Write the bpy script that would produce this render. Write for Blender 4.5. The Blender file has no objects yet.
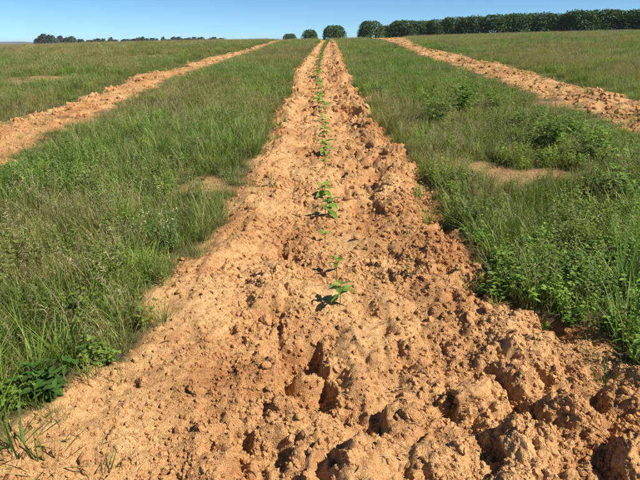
import bpy, math, random
import numpy as np
from mathutils import Vector, Matrix, Euler

# ------------------------------------------------------------------ camera, sky, sun, exposure
SC = bpy.context.scene
COL = SC.collection
F_PX, PITCH, CAM_H = 532.0, math.radians(20.2), 1.5
cam_data = bpy.data.cameras.new('camera')
cam_data.sensor_width = 36.0
cam_data.lens = 36.0 * F_PX / 640.0
cam_data.clip_start = 0.05
cam_data.clip_end = 9000.0
cam = bpy.data.objects.new('camera', cam_data)
COL.objects.link(cam)
cam.location = (0, 0, CAM_H)
cam.rotation_euler = (math.pi / 2 - PITCH, 0, 0)
SC.camera = cam

SUN_EL, SUN_AZ = math.radians(46.0), math.radians(113.0)      # azimuth clockwise from +Y
sun_vec = Vector((math.sin(SUN_AZ) * math.cos(SUN_EL), math.cos(SUN_AZ) * math.cos(SUN_EL), math.sin(SUN_EL)))
world = bpy.data.worlds.new('World')
SC.world = world
world.use_nodes = True
wn = world.node_tree.nodes
sky = wn.new('ShaderNodeTexSky')
sky.sky_type = 'NISHITA'
sky.sun_disc = False
sky.sun_elevation = SUN_EL
sky.sun_rotation = SUN_AZ
sky.altitude = 0.0
sky.air_density = 0.5
sky.dust_density = 0.0
sky.ozone_density = 7.0
wn['Background'].inputs['Strength'].default_value = 0.081
wb = wn.new('ShaderNodeMix'); wb.data_type = 'RGBA'; wb.blend_type = 'MULTIPLY'          # the camera's cool white balance
wb.inputs[0].default_value = 1.0; wb.inputs[7].default_value = (0.88, 1.10, 1.04, 1.0)
world.node_tree.links.new(sky.outputs[0], wb.inputs[6])
world.node_tree.links.new(wb.outputs[2], wn['Background'].inputs['Color'])
sun_data = bpy.data.lights.new('sun', 'SUN')
sun_data.energy = 5.0
sun_data.angle = math.radians(0.53)
sun_data.color = (1.0, 0.94, 0.84)
sun = bpy.data.objects.new('sun', sun_data)
COL.objects.link(sun)
sun.rotation_euler = (-sun_vec).to_track_quat('-Z', 'Y').to_euler()
sun.location = (8, -4, 9)
SC.view_settings.view_transform = 'Standard'
SC.view_settings.look = 'None'
SC.view_settings.exposure = 0.6
SC.view_settings.gamma = 1.0
SC.view_settings.use_curve_mapping = False
SC.cycles.max_bounces = 4
SC.cycles.diffuse_bounces = 2
SC.cycles.adaptive_threshold = 0.03
SC.cycles.transmission_bounces = 4
SC.cycles.glossy_bounces = 2
SC.cycles.use_denoising = True

rng = np.random.default_rng(7)
random.seed(7)

# ------------------------------------------------------------------ noise
def hsh(ix, iy, seed):
    a = ix.astype(np.int64).astype(np.uint32) * np.uint32(0x9E3779B1)
    b = iy.astype(np.int64).astype(np.uint32) * np.uint32(0x85EBCA77)
    h = a ^ (b + np.uint32((seed * 0x27D4EB2F) & 0xFFFFFFFF))
    h ^= h >> np.uint32(15); h *= np.uint32(0x2C1B3C6D)
    h ^= h >> np.uint32(12); h *= np.uint32(0x297A2D39)
    h ^= h >> np.uint32(15)
    return h.astype(np.float64) / 4294967296.0

def perlin(x, y, seed=0):
    x0 = np.floor(x); y0 = np.floor(y)
    fx = x - x0; fy = y - y0
    u = fx * fx * fx * (fx * (fx * 6 - 15) + 10)
    v = fy * fy * fy * (fy * (fy * 6 - 15) + 10)
    def g(i, j):
        a = hsh(x0 + i, y0 + j, seed) * 6.2831853
        return np.cos(a) * (fx - i) + np.sin(a) * (fy - j)
    n0 = g(0, 0) * (1 - u) + g(1, 0) * u
    n1 = g(0, 1) * (1 - u) + g(1, 1) * u
    return 1.5 * (n0 * (1 - v) + n1 * v)

def fbm(x, y, seed=0, octv=4, gain=0.5):
    s = 0.0; a = 1.0
    for k in range(octv):
        s = s + a * perlin(x, y, seed + k * 17)
        x = x * 2.03 + 11.3; y = y * 2.03 - 7.1; a *= gain
    return s

def sst(a, b, v):
    t = np.clip((v - a) / (b - a), 0, 1)
    return t * t * (3 - 2 * t)

def plates(x, y, cell, seed, warp=0.35):
    """broken clods: every cell has its own height and tilt, cracks between cells"""
    wx = x + warp * cell * fbm(x / cell * 0.9, y / cell * 0.9, seed + 3, 1)
    wy = y + warp * cell * fbm(x / cell * 0.9 + 31.7, y / cell * 0.9 + 5.2, seed + 4, 1)
    X = wx / cell; Y = wy / cell
    ix = np.floor(X); iy = np.floor(Y)
    f1 = np.full(X.shape, 9.0); f2 = np.full(X.shape, 9.0)
    dx1 = np.zeros(X.shape); dy1 = np.zeros(X.shape); cx = np.zeros(X.shape); cy = np.zeros(X.shape)
    for i in (-1, 0, 1):
        for j in (-1, 0, 1):
            a = ix + i; b = iy + j
            ddx = X - (a + hsh(a, b, seed)); ddy = Y - (b + hsh(a, b, seed + 1))
            d = np.sqrt(ddx * ddx + ddy * ddy)
            near = d < f1
            f2 = np.where(near, f1, np.minimum(f2, d))
            f1 = np.where(near, d, f1)
            dx1 = np.where(near, ddx, dx1); dy1 = np.where(near, ddy, dy1)
            cx = np.where(near, a, cx); cy = np.where(near, b, cy)
    return (hsh(cx, cy, seed + 5), hsh(cx, cy, seed + 6) * 2 - 1, hsh(cx, cy, seed + 7) * 2 - 1,
            hsh(cx, cy, seed + 8), dx1, dy1, f1, f2)

# ------------------------------------------------------------------ lie of the land
_ys = np.concatenate([np.arange(-60, 400, 0.5), np.arange(400, 6001, 20)])
_sl = np.interp(_ys, [-60, 30, 63, 95, 260, 420, 6001], [0.040, 0.040, 0.0, -0.032, -0.03, 0.0, 0.0])
_zc = np.concatenate([[0], np.cumsum(0.5 * (_sl[1:] + _sl[:-1]) * np.diff(_ys))])
_zc -= np.interp(0, _ys, _zc)

def base(x, y):
    z = np.interp(y, _ys, _zc)
    yy = np.clip(y, -20, 76) * np.clip(1 - (y - 90) / 500, 0, 1)
    xr = 55 * np.tanh(np.maximum(x, 0) / 55); xl = 55 * np.tanh(np.minimum(x, 0) / 55); xl = -np.minimum(-xl, xl * xl / 33)
    z = z + yy * (0.00050 * xr + 0.00055 * xl)
    return z

def ray(px, py):
    v = np.array([(px - 320) / F_PX, (240 - py) / F_PX, -1.0])
    c, s = math.cos(PITCH), math.sin(PITCH)
    return np.array([v[0], c * -v[2] + s * v[1], -s * -v[2] + c * v[1]])

def G(px, py, far=400.0):
    """where the sight line of a photo measurement meets the smooth ground, in metres"""
    d = ray(px, py)
    t0, t = 0.3, 0.3
    while t * d[1] < far:
        p = d * t
        if CAM_H + p[2] < base(np.array(p[0]), np.array(p[1])):
            lo, hi = t0, t
            for _ in range(30):
                m = 0.5 * (lo + hi); p = d * m
                if CAM_H + p[2] < base(np.array(p[0]), np.array(p[1])): hi = m
                else: lo = m
            p = d * hi
            return float(p[0]), float(p[1])
        t0 = t; t = t * 1.01 + 0.002
    return float(d[0] * far / d[1]), far

def edge(pts):
    w = np.array(sorted([G(a, b)[::-1] for a, b in pts]))
    return w[:, 0], w[:, 1]
# bed edges measured from the photograph, turned into metres: x as a function of y
EL = edge([(30, 418), (75, 388), (120, 362), (146, 330), (147, 305), (179, 272), (200, 251), (222, 226), (233, 205), (240, 188),
           (262, 152), (272, 122), (289, 95), (290, 74), (303, 60), (319, 43)])
ER = edge([(640, 376), (612, 352), (570, 322), (530, 309), (497, 298), (478, 262), (470, 242), (450, 225), (438, 203), (430, 188),
           (412, 163), (400, 146), (390, 132), (377, 117), (368, 102), (353, 80), (344, 57), (337, 43)])
LT = edge([(0, 125), (30, 116), (55, 105), (100, 92), (135, 77), (165, 72), (200, 60), (240, 52), (268, 43)])
LB = edge([(15, 160), (50, 135), (95, 120), (125, 102), (150, 90), (190, 73), (235, 58), (268, 46)])
RT = edge([(385, 37.5), (420, 47), (460, 55), (500, 65), (540, 75), (580, 85), (620, 95), (640, 103)])
RB = edge([(388, 42), (420, 57), (450, 67), (485, 80), (520, 95), (555, 102), (590, 115), (630, 132), (640, 137)])

def xat(e, y, dflt):
    v = np.interp(y, e[0], e[1])
    return np.where(y < e[0][0], e[1][0] + dflt * (e[0][0] - y), v)

def sdist(x, y):
    """signed distance inside each bed (positive inside); main, left, right"""
    yq = np.clip(y, -10, 72)
    j = 0.10 * fbm(x * 1.7, y * 1.7, 91, 3) + 0.07 * fbm(x * 6.5, y * 6.5, 95, 2)
    a = np.minimum(x - xat(EL, yq, -0.35), xat(ER, yq, 0.25) - x) + j
    l0 = np.minimum(xat(LT, yq, 0.0), xat(LB, yq, 0.0)); l1 = np.maximum(xat(LT, yq, 0.0), xat(LB, yq, 0.0))
    l1 = np.maximum(l1, l0 + 0.5)
    b = np.minimum(x - l0, l1 - x) + 2.4 * j - 0.06
    r0 = np.minimum(xat(RT, yq, 0.0), xat(RB, yq, 0.0)); r1 = np.maximum(xat(RT, yq, 0.0), xat(RB, yq, 0.0))
    r1 = np.maximum(r1, r0 + 0.5)
    c = np.minimum(x - r0, r1 - x) + 2.4 * j - 0.14
    end = (y < 74) * 1.0
    return a * end - (1 - end), b * end - (1 - end), c * end - (1 - end)

PATCHES = [(G(515, 178), 0.6, 0.4), (G(480, 168), 0.35, 0.3), (G(206, 186), 0.32, 0.3), (G(20, 82), 1.5, 0.8), (G(45, 78), 1.0, 0.7),
           (G(147, 57), 1.2, 0.9), (G(519, 33), 1.6, 1.4), (G(562, 104), 0.6, 0.5)]

def bare(x, y, patches=True):
    """0 grass .. 1 bare tilled earth"""
    a, b, c = sdist(x, y)
    m = np.maximum(np.maximum(sst(-0.06, 0.07, a), sst(-0.1, 0.15, b)), sst(-0.1, 0.15, c))
    n = 0.35 * fbm(x * 3, y * 3, 77, 3)
    for (cx, cy), rx, ry in (PATCHES if patches else []):
        d = np.sqrt(((x - cx) / rx) ** 2 + ((y - cy) / ry) ** 2) + n
        m = np.maximum(m, 0.66 * sst(1.3, 0.4, d))
    return m

# lumps and hollows seen in the near earth: photo spot of the dark hollow, length m, width m, direction, depth
HOLLOWS = [(233, 332, .22, .05, -40, .07), (250, 352, .12, .045, -45, .05), (288, 372, .2, .05, -60, .07), (262, 398, .12, .04, -75, .05),
           (217, 452, .16, .05, -50, .06), (282, 448, .16, .055, -75, .07), (326, 470, .2, .06, -80, .08), (345, 452, .12, .04, 0, .05),
           (345, 410, .14, .045, -85, .06), (452, 394, .26, .07, 25, .09), (500, 452, .3, .08, -50, .1), (527, 412, .2, .06, -45, .08),
           (484, 348, .16, .05, 60, .07), (515, 350, .12, .04, -10, .05), (380, 322, .12, .04, 0, .06), (398, 345, .14, .04, -70, .05),
           (590, 470, .24, .07, 0, .09), (246, 281, .12, .05, -30, .05), (365, 262, .12, .05, 0, .05), (500, 372, .12, .04, -50, .06),
           (440, 250, .18, .06, -70, .08), (447, 275, .16, .05, -60, .07), (425, 178, .2, .08, -60, .1), (395, 172, .25, .08, 10, .1),
           (372, 190, .2, .07, 0, .08), (358, 140, .22, .08, 20, .09), (340, 93, .3, .1, 0, .12), (352, 115, .3, .1, 0, .12),
           (455, 300, .14, .05, -40, .06), (545, 375, .12, .05, -30, .06), (560, 430, .14, .05, -60, .06)]
HOLLOWS = [(G(a, b), L, W, math.radians(t), d) for a, b, L, W, t, d in HOLLOWS]

TURNED = {}
def relief(x, y):
    z = 0.05 * fbm(x * 0.35, y * 0.35, 5, 3) + 0.012 * fbm(x * 2.1, y * 2.1, 15, 2)
    far = np.clip((np.abs(y) - 3) / 40, 0, 1)
    z = z * np.clip((np.hypot(x, y)) / 4, 0.25, 1)
    sel = (y > -6) & (y < 76) & (np.abs(x) < 45)
    out = np.zeros(x.shape)
    if not sel.any():
        return z
    xs, ys = x[sel], y[sel]
    b = bare(xs, ys, False)
    s2 = b > 0.02
    r = np.zeros(xs.shape)
    if s2.any():
        xq, yq, bq = xs[s2], ys[s2], b[s2]
        xl = xat(EL, np.clip(yq, -10, 72), -0.35); xr = xat(ER, np.clip(yq, -10, 72), 0.25)
        t = np.clip((xq - xl) / np.maximum(xr - xl, 0.2), -0.2, 1.2)
        main = ((t > -0.1) & (t < 1.1)) * 1.0
        # how broken the earth is: smooth along the planted line and on the near left, cloddy on the right half
        R = 0.24 + 0.62 * sst(0.50, 0.68, t + 0.12 * fbm(xq * 1.3, yq * 0.8, 41, 2)) \
            + 0.55 * np.exp(-((t - 0.33) / 0.09) ** 2) * sst(0.2, -0.1, fbm(xq * 0.6, yq * 0.45, 47, 2)) \
            + 0.35 * sst(4, 9, yq) * sst(0.2, 0.5, np.abs(t - 0.45)) + 0.35 * np.exp(-((t - 0.08) / 0.06) ** 2)
        R = np.where(main > 0, R, 0.85)
        R = R * (0.75 + 0.5 * (fbm(xq * 0.9, yq * 0.9, 53, 2) + 0.2))
        R = R + 0.15 * sst(3.2, 6.0, yq) * main - 0.25 * sst(0.26, 0.14, t) * sst(3.4, 2.6, yq) + 0.42 * np.exp(-((t - 0.36) / 0.10) ** 2) * sst(3.0, 2.4, yq) + 0.28 * sst(0.25, 0.4, t) * sst(2.7, 2.1, yq)
        for (cx, cy), L, W, th, d in HOLLOWS:
            R = R + 0.45 * np.exp(-(((xq - cx - 0.04) ** 2 + (yq - cy) ** 2) / (0.55 * L) ** 2))
        R = np.clip(R, 0.2, 1.25)
        big = 0; 
        for cell, A, B, Ck, fade, sd in ((0.27, 0.085, 0.060, 0.020, 1e3, 100), (0.11, 0.026, 0.024, 0.009, 26, 200), (0.046, 0.013, 0.012, 0.004, 9, 300)):
            w = np.clip(1.6 - yq / fade, 0, 1)
            q = w > 0
            if not q.any(): continue
            hh, tx, ty, sink, dx, dy, f1, f2 = plates(xq[q], yq[q], cell, sd)
            p = A * (hh - 0.5) + B * (tx * dx + ty * dy) - Ck * np.exp(-(f2 - f1) / 0.10) - 0.35 * A * f1 * f1
            p = p - A * 1.5 * (sink < 0.10) * sst(0.0, 0.10, f2 - f1) * sst(0.4, 0.8, R[q])
            add = np.zeros(xq.shape); add[q] = p * w[q] * np.clip((R[q] - 0.25) * 1.12 + 0.20, 0.15, 1.1)
            big = big + add
        prof = 0.085 * np.exp(-((t - 0.10) / 0.09) ** 2) + 0.10 * np.exp(-((t - 0.82) / 0.11) ** 2) + 0.03 * np.exp(-((t - 0.42) / 0.18) ** 2) - 0.02
        prof = np.where(main > 0, prof, 0.06)
        prof = prof * sst(1.0, 5.0, yq)
        fine = 0.007 * fbm(xq * 20, yq * 20, 61, 3) * np.clip(1.5 - yq / 8, 0, 1) + 0.022 * fbm(xq * 4, yq * 4, 66, 3)
        hol = 0
        for (cx, cy), L, W, th, d in HOLLOWS:
            ux, uy = math.cos(th), math.sin(th)
            k = np.abs(yq - cy) < 1.0
            if not k.any(): continue
            dx = xq[k] - cx; dy = yq[k] - cy
            wob = 0.9 * W * fbm(dx * 16 + cx * 9, dy * 16, 71, 3); wo2 = 0.5 * fbm(dx * 22 + cx * 5, dy * 22 + 3, 73, 3)
            a = (dx * ux + dy * uy) / (L * 0.5); bb = (dx * -uy + dy * ux + wob) / W
            r2 = np.sqrt(a * a + bb * bb * 1.7) + wo2 * 0.6
            pit = -d * 0.48 * sst(1.05, 0.5, r2)
            # the lump that throws the shadow lies on the sunny side
            ex = dx - 1.5 * W * 0.95 - 0.01; ey = dy + 0.3 * W
            a2 = (ex * ux + ey * uy) / (L * 0.62); b2 = (ex * -uy + ey * ux + wob) / (W * 1.35)
            lump = d * 0.55 * sst(1.2, 0.6, np.sqrt(a2 * a2 + b2 * b2) + wo2)
            add = np.zeros(xq.shape); add[k] = pit + lump
            hol = hol + add
        r[s2] = bq * (prof + big + fine + hol)
        rr = np.zeros(xs.shape); rr[s2] = R; full = np.zeros(x.shape); full[sel] = rr; TURNED['R'] = full
    out[sel] = r
    return z + out

def H(x, y):
    """height of the built ground sheet"""
    x = np.atleast_1d(np.asarray(x, float)); y = np.atleast_1d(np.asarray(y, float))
    i = np.clip(np.searchsorted(xs, x) - 1, 0, len(xs) - 2); j = np.clip(np.searchsorted(ys, y) - 1, 0, len(ys) - 2)
    u = (x - xs[i]) / (xs[i + 1] - xs[i]); v = (y - ys[j]) / (ys[j + 1] - ys[j])
    return (GZ[j, i] * (1 - u) + GZ[j, i + 1] * u) * (1 - v) + (GZ[j + 1, i] * (1 - u) + GZ[j + 1, i + 1] * u) * v

def H1(x, y):
    return float(H(x, y)[0])

# ------------------------------------------------------------------ materials
def new_mat(name):
    m = bpy.data.materials.new(name); m.use_nodes = True
    nt = m.node_tree
    return m, nt, nt.nodes['Principled BSDF']

def N(nt, kind, **kw):
    n = nt.nodes.new(kind)
    for k, v in kw.items(): setattr(n, k, v)
    return n

def noise(nt, vec, scale, detail=4.0, rough=0.55):
    n = N(nt, 'ShaderNodeTexNoise')
    n.inputs['Scale'].default_value = scale; n.inputs['Detail'].default_value = detail; n.inputs['Roughness'].default_value = rough
    nt.links.new(vec, n.inputs['Vector'])
    return n.outputs['Fac']

def ramp(nt, fac, stops):
    r = N(nt, 'ShaderNodeValToRGB')
    e = r.color_ramp.elements
    while len(e) < len(stops): e.new(0.5)
    for k, (p, c) in enumerate(stops):
        e[k].position = p; e[k].color = (*c, 1)
    nt.links.new(fac, r.inputs['Fac'])
    return r.outputs['Color']

def mixc(nt, fac, a, b, mode='MIX'):
    m = N(nt, 'ShaderNodeMix', data_type='RGBA', blend_type=mode)
    if isinstance(fac, (int, float)): m.inputs[0].default_value = fac
    else: nt.links.new(fac, m.inputs[0])
    for s, v in ((6, a), (7, b)):
        if isinstance(v, tuple): m.inputs[s].default_value = (*v, 1)
        else: nt.links.new(v, m.inputs[s])
    return m.outputs[2]

SOIL_STOPS = [(0.25, (0.40, 0.202, 0.084)), (0.42, (0.485, 0.270, 0.116)), (0.60, (0.54, 0.320, 0.142)), (0.8, (0.60, 0.380, 0.180))]

def soil_colour(nt, vec):
    c1 = ramp(nt, noise(nt, vec, 2.2, 3, 0.6), SOIL_STOPS)
    c0 = ramp(nt, noise(nt, vec, 0.55, 3, 0.6), [(0.36, (0.84, 0.76, 0.70)), (0.52, (1, 1, 1)), (0.68, (1.05, 1.06, 1.06))])
    c1 = mixc(nt, 1.0, c1, c0, 'MULTIPLY')
    c2 = ramp(nt, noise(nt, vec, 38.0, 2, 0.65), [(0.3, (0.72, 0.66, 0.6)), (0.5, (1, 1, 1)), (0.75, (1.12, 1.12, 1.14))])
    c3 = ramp(nt, noise(nt, vec, 210.0, 1, 0.7), [(0.3, (0.74, 0.7, 0.66)), (0.5, (1, 1, 1)), (0.72, (1.16, 1.18, 1.2))])
    return mixc(nt, 1.0, mixc(nt, 1.0, c1, c2, 'MULTIPLY'), c3, 'MULTIPLY')

def soil_bump(nt, vec, bs, k=1.0):
    b1 = N(nt, 'ShaderNodeBump'); b1.inputs['Strength'].default_value = 0.6 * k; b1.inputs['Distance'].default_value = 0.012
    nt.links.new(noise(nt, vec, 60.0, 3, 0.65), b1.inputs['Height'])
    b2 = N(nt, 'ShaderNodeBump'); b2.inputs['Strength'].default_value = 0.6 * k; b2.inputs['Distance'].default_value = 0.005
    nt.links.new(noise(nt, vec, 240.0, 1, 0.7), b2.inputs['Height'])
    nt.links.new(b1.outputs[0], b2.inputs['Normal'])
    nt.links.new(b2.outputs[0], bs.inputs['Normal'])

def make_ground_mat():
    m, nt, bs = new_mat('tilled_earth_and_field')
    geo = N(nt, 'ShaderNodeNewGeometry'); vec = geo.outputs['Position']
    att = N(nt, 'ShaderNodeAttribute', attribute_name='bare')
    soil = soil_colour(nt, vec)
    tu = N(nt, 'ShaderNodeAttribute', attribute_name='turned')
    soil = mixc(nt, tu.outputs['Fac'], mixc(nt, 1.0, soil, (1.03, 1.06, 1.06), 'MULTIPLY'), mixc(nt, 1.0, soil, (0.93, 0.88, 0.86), 'MULTIPLY'))
    turf = ramp(nt, noise(nt, vec, 9.0, 5, 0.65), [(0.3, (0.055, 0.05, 0.022)), (0.5, (0.10, 0.085, 0.04)), (0.7, (0.17, 0.115, 0.055))])
    nt.links.new(mixc(nt, att.outputs['Fac'], turf, soil), bs.inputs['Base Color'])
    bs.inputs['Roughness'].default_value = 0.95
    bs.inputs['Specular IOR Level'].default_value = 0.15
    soil_bump(nt, vec, bs)
    return m

def make_clod_mat():
    m, nt, bs = new_mat('dry_clay_clod')
    geo = N(nt, 'ShaderNodeNewGeometry')
    nt.links.new(mixc(nt, 1.0, soil_colour(nt, geo.outputs['Position']), (0.97, 0.92, 0.90), 'MULTIPLY'), bs.inputs['Base Color'])
    bs.inputs['Roughness'].default_value = 0.95
    bs.inputs['Specular IOR Level'].default_value = 0.15
    soil_bump(nt, geo.outputs['Position'], bs, 0.8)
    return m

def make_plant_mat(name, rough=0.55, trans=0.28, inst=False, spec=0.3, var=0.25):
    """colour comes from the leaf colours stored on the mesh"""
    m, nt, bs = new_mat(name)
    att = N(nt, 'ShaderNodeAttribute', attribute_name='tone')
    col = att.outputs['Color']
    if inst:
        ti = N(nt, 'ShaderNodeAttribute', attribute_name='tint', attribute_type='INSTANCER')
        col = mixc(nt, 1.0, col, ti.outputs['Color'], 'MULTIPLY')
    else:
        geo = N(nt, 'ShaderNodeNewGeometry')
        v = ramp(nt, noise(nt, geo.outputs['Position'], 24.0, 3), [(0.3, (1 - var, 1 - var, 1 - var)), (0.7, (1 + var, 1 + var, 1 + var * 0.6))])
        col = mixc(nt, 1.0, col, v, 'MULTIPLY')
    nt.links.new(col, bs.inputs['Base Color'])
    bs.inputs['Roughness'].default_value = rough
    bs.inputs['Specular IOR Level'].default_value = spec
    tr = N(nt, 'ShaderNodeBsdfTranslucent')
    nt.links.new(mixc(nt, 1.0, col, (1.15, 1.25, 0.6), 'MULTIPLY'), tr.inputs['Color'])
    mx = N(nt, 'ShaderNodeMixShader'); mx.inputs[0].default_value = trans
    nt.links.new(bs.outputs[0], mx.inputs[1]); nt.links.new(tr.outputs[0], mx.inputs[2])
    nt.links.new(mx.outputs[0], nt.nodes['Material Output'].inputs['Surface'])
    return m

M_GROUND = make_ground_mat()
M_CLOD = make_clod_mat()
M_GRASS = make_plant_mat('meadow_blades', inst=True)
M_PLANT = make_plant_mat('weed_leaves')
M_COFFEE = make_plant_mat('glossy_coffee_leaf', rough=0.45, trans=0.22, spec=0.35)
M_BUSH = make_plant_mat('bush_leaf', rough=0.55, trans=0.15, spec=0.25)

def simple_mat(name, c0, c1, scale, rough=0.85):
    m, nt, bs = new_mat(name)
    geo = N(nt, 'ShaderNodeNewGeometry')
    nt.links.new(ramp(nt, noise(nt, geo.outputs['Position'], scale, 5), [(0.35, c0), (0.65, c1)]), bs.inputs['Base Color'])
    bs.inputs['Roughness'].default_value = rough
    return m
M_BARK = simple_mat('brown_bark', (0.07, 0.05, 0.035), (0.16, 0.12, 0.085), 30)
M_STRAW = simple_mat('dry_straw', (0.42, 0.32, 0.17), (0.58, 0.47, 0.28), 60)

# ------------------------------------------------------------------ mesh helpers
def mesh_np(name, V, quads=None, tris=None, tone=None, smooth=True):
    me = bpy.data.meshes.new(name)
    V = np.asarray(V, np.float32)
    nq = 0 if quads is None else len(quads); ntr = 0 if tris is None else len(tris)
    me.vertices.add(len(V)); me.vertices.foreach_set('co', V.ravel())
    loops = []
    if nq: loops.append(np.asarray(quads, np.int32).ravel())
    if ntr: loops.append(np.asarray(tris, np.int32).ravel())
    loops = np.concatenate(loops)
    me.loops.add(len(loops)); me.loops.foreach_set('vertex_index', loops)
    me.polygons.add(nq + ntr)
    start = np.concatenate([np.arange(nq) * 4, nq * 4 + np.arange(ntr) * 3]).astype(np.int32)
    me.polygons.foreach_set('loop_start', start)
    me.polygons.foreach_set('use_smooth', np.full(nq + ntr, smooth))
    me.update(calc_edges=True)
    if tone is not None:
        a = me.attributes.new('tone', 'FLOAT_COLOR', 'POINT')
        a.data.foreach_set('color', np.concatenate([np.asarray(tone, np.float32), np.ones((len(V), 1), np.float32)], 1).ravel())
    return me

class Green:
    """collects blades, leaves and stems of one plant part"""
    def __init__(s): s.V = []; s.Q = []; s.C = []; s.n = 0
    def strip(s, pts, widths, side, c0, c1):
        """flat blade through pts"""
        k = len(pts)
        pts = np.asarray(pts, float); side = np.asarray(side, float)
        w = np.asarray(widths, float)[:, None] * 0.5
        V = np.empty((2 * k, 3)); V[0::2] = pts - side * w; V[1::2] = pts + side * w
        tt = np.repeat(np.linspace(0, 1, k), 2)[:, None]
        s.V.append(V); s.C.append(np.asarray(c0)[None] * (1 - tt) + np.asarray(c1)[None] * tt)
        i = np.arange(k - 1) * 2 + s.n
        s.Q.append(np.stack([i, i + 1, i + 3, i + 2], 1)); s.n += 2 * k
    def blade(s, x, y, L, w, az, lean, curve, c0, c1, seg=4, z0=0.0):
        t = np.linspace(0, 1, seg + 1)
        ang = lean + curve * t
        st = L / seg
        r = np.concatenate([[0], np.cumsum(np.sin(ang[:-1]) * st)]); z = np.concatenate([[0], np.cumsum(np.cos(ang[:-1]) * st)])
        pts = np.stack([x + r * math.cos(az), y + r * math.sin(az), z0 + z], 1)
        wd = w * np.array([0.8, 1.0, 0.85, 0.55, 0.06])[:seg + 1] if seg == 4 else w * np.linspace(1, 0.1, seg + 1)
        ta = az + math.pi / 2 + random.uniform(-0.5, 0.5)
        s.strip(pts, wd, (math.cos(ta), math.sin(ta), 0), c0, c1)
        return pts
    def leaf(s, p, d, up, L, w, c, fold=0.25, droop=0.3):
        """ovate leaf, a folded strip of 2 x 4 quads"""
        d = np.asarray(d, float); d = d / np.linalg.norm(d)
        up = np.asarray(up, float); sd = np.cross(d, up); sd = sd / (np.linalg.norm(sd) + 1e-9); up = np.cross(sd, d)
        t = np.array([0, 0.25, 0.55, 0.82, 1.0]); wd = np.array([0.12, 0.85, 1.0, 0.55, 0.03]) * w * 0.5
        mid = np.asarray(p)[None] + d[None] * (t * L)[:, None] - up[None] * (droop * L * t * t)[:, None]
        rise = (fold * wd)[:, None] * up[None]
        V = np.empty((15, 3)); V[0::3] = mid - sd[None] * wd[:, None] + rise; V[1::3] = mid; V[2::3] = mid + sd[None] * wd[:, None] + rise
        c = np.asarray(c)
        C = np.tile(c, (15, 1)); C[1::3] *= 1.12
        s.V.append(V); s.C.append(C)
        for a in range(4):
            b = s.n + 3 * a
            s.Q.append(np.array([[b, b + 1, b + 4, b + 3], [b + 1, b + 2, b + 5, b + 4]]))
        s.n += 15
    def tube(s, pts, r0, r1, c, k=5):
        pts = np.asarray(pts, float); n = len(pts)
        a = np.arange(k) / k * 2 * math.pi
        for i in range(n):
            d = pts[min(i + 1, n - 1)] - pts[max(i - 1, 0)]; d = d / (np.linalg.norm(d) + 1e-9)
            u = np.cross(d, (0.3, 0.9, 0.2)); u /= np.linalg.norm(u); v = np.cross(d, u)
            r = r0 + (r1 - r0) * i / max(1, n - 1)
            s.V.append(pts[i][None] + r * (np.cos(a)[:, None] * u[None] + np.sin(a)[:, None] * v[None])); s.C.append(np.tile(np.asarray(c), (k, 1)))
        for i in range(n - 1):
            b = s.n + i * k
            j = np.arange(k)
            s.Q.append(np.stack([b + j, b + (j + 1) % k, b + k + (j + 1) % k, b + k + j], 1))
        s.n += n * k
    def mesh(s, name):
        return mesh_np(name, np.concatenate(s.V), np.concatenate(s.Q), None, np.concatenate(s.C))

def link(name, me, mat, parent=None, loc=(0, 0, 0), rot=(0, 0, 0), scale=1.0):
    o = bpy.data.objects.new(name, me)
    COL.objects.link(o)
    if me is not None and mat is not None and len(me.materials) == 0: me.materials.append(mat)
    if parent is not None: o.parent = parent
    o.location = loc; o.rotation_euler = rot
    o.scale = (scale,) * 3 if isinstance(scale, (int, float)) else scale
    return o

def tag(o, label, cat=None, group=None, kind=None):
    o['label'] = label
    if cat: o['category'] = cat
    if group: o['group'] = group
    if kind: o['kind'] = kind
    return o

def jit(c, a=0.2):
    f = 1 + random.uniform(-a, a)
    return np.array([c[0] * f * (1 + random.uniform(-a, a) * 0.5), c[1] * f, c[2] * f * (1 + random.uniform(-a, a) * 0.4)])

# ------------------------------------------------------------------ ground: one sheet to the horizon
def spaced(a, b, f):
    v = [a]
    while v[-1] < b: v.append(v[-1] + f(v[-1]))
    return np.array(v)
_pos = spaced(1.9, 2000, lambda v: 0.010 + 0.023 * (v - 1.9) if v < 60 else v * 0.16)
_neg = spaced(1.75, 2000, lambda v: 0.010 + 0.023 * (v - 1.75) if v < 60 else v * 0.16)
xs = np.concatenate([-_neg[::-1], np.arange(-1.75 + 0.0088, 1.9, 0.0088), _pos])
_y = spaced(0.9, 2000, lambda v: max(0.008, 0.0042 * v) if v < 76 else v * 0.07)
_yb = spaced(0.0, 60, lambda v: 0.05 + 0.2 * v)
ys = np.concatenate([(0.9 - 0.03 - _yb)[::-1], _y])
GX, GY = np.meshgrid(xs, ys)
gx, gy = GX.ravel(), GY.ravel()
gz = base(gx, gy) + relief(gx, gy)
nr, nc = GX.shape
GZ = gz.reshape(nr, nc)
for _ in range(1):                                     # crumbly earth slumps: no knife edges
    GZ[1:-1] = 0.25 * GZ[:-2] + 0.5 * GZ[1:-1] + 0.25 * GZ[2:]
    GZ[:, 1:-1] = 0.25 * GZ[:, :-2] + 0.5 * GZ[:, 1:-1] + 0.25 * GZ[:, 2:]
gz = GZ.ravel()
ii = (np.arange(nr - 1)[:, None] * nc + np.arange(nc - 1)[None]).ravel()
gq = np.stack([ii, ii + 1, ii + nc + 1, ii + nc], 1)
gm = mesh_np('ground', np.stack([gx, gy, gz], 1), gq)
ga = gm.attributes.new('bare', 'FLOAT', 'POINT')
gb = np.zeros(len(gx)); _s = (gy > -20) & (gy < 80) & (np.abs(gx) < 60)
gb[_s] = bare(gx[_s], gy[_s])
ga.data.foreach_set('value', gb.astype(np.float32))
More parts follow.
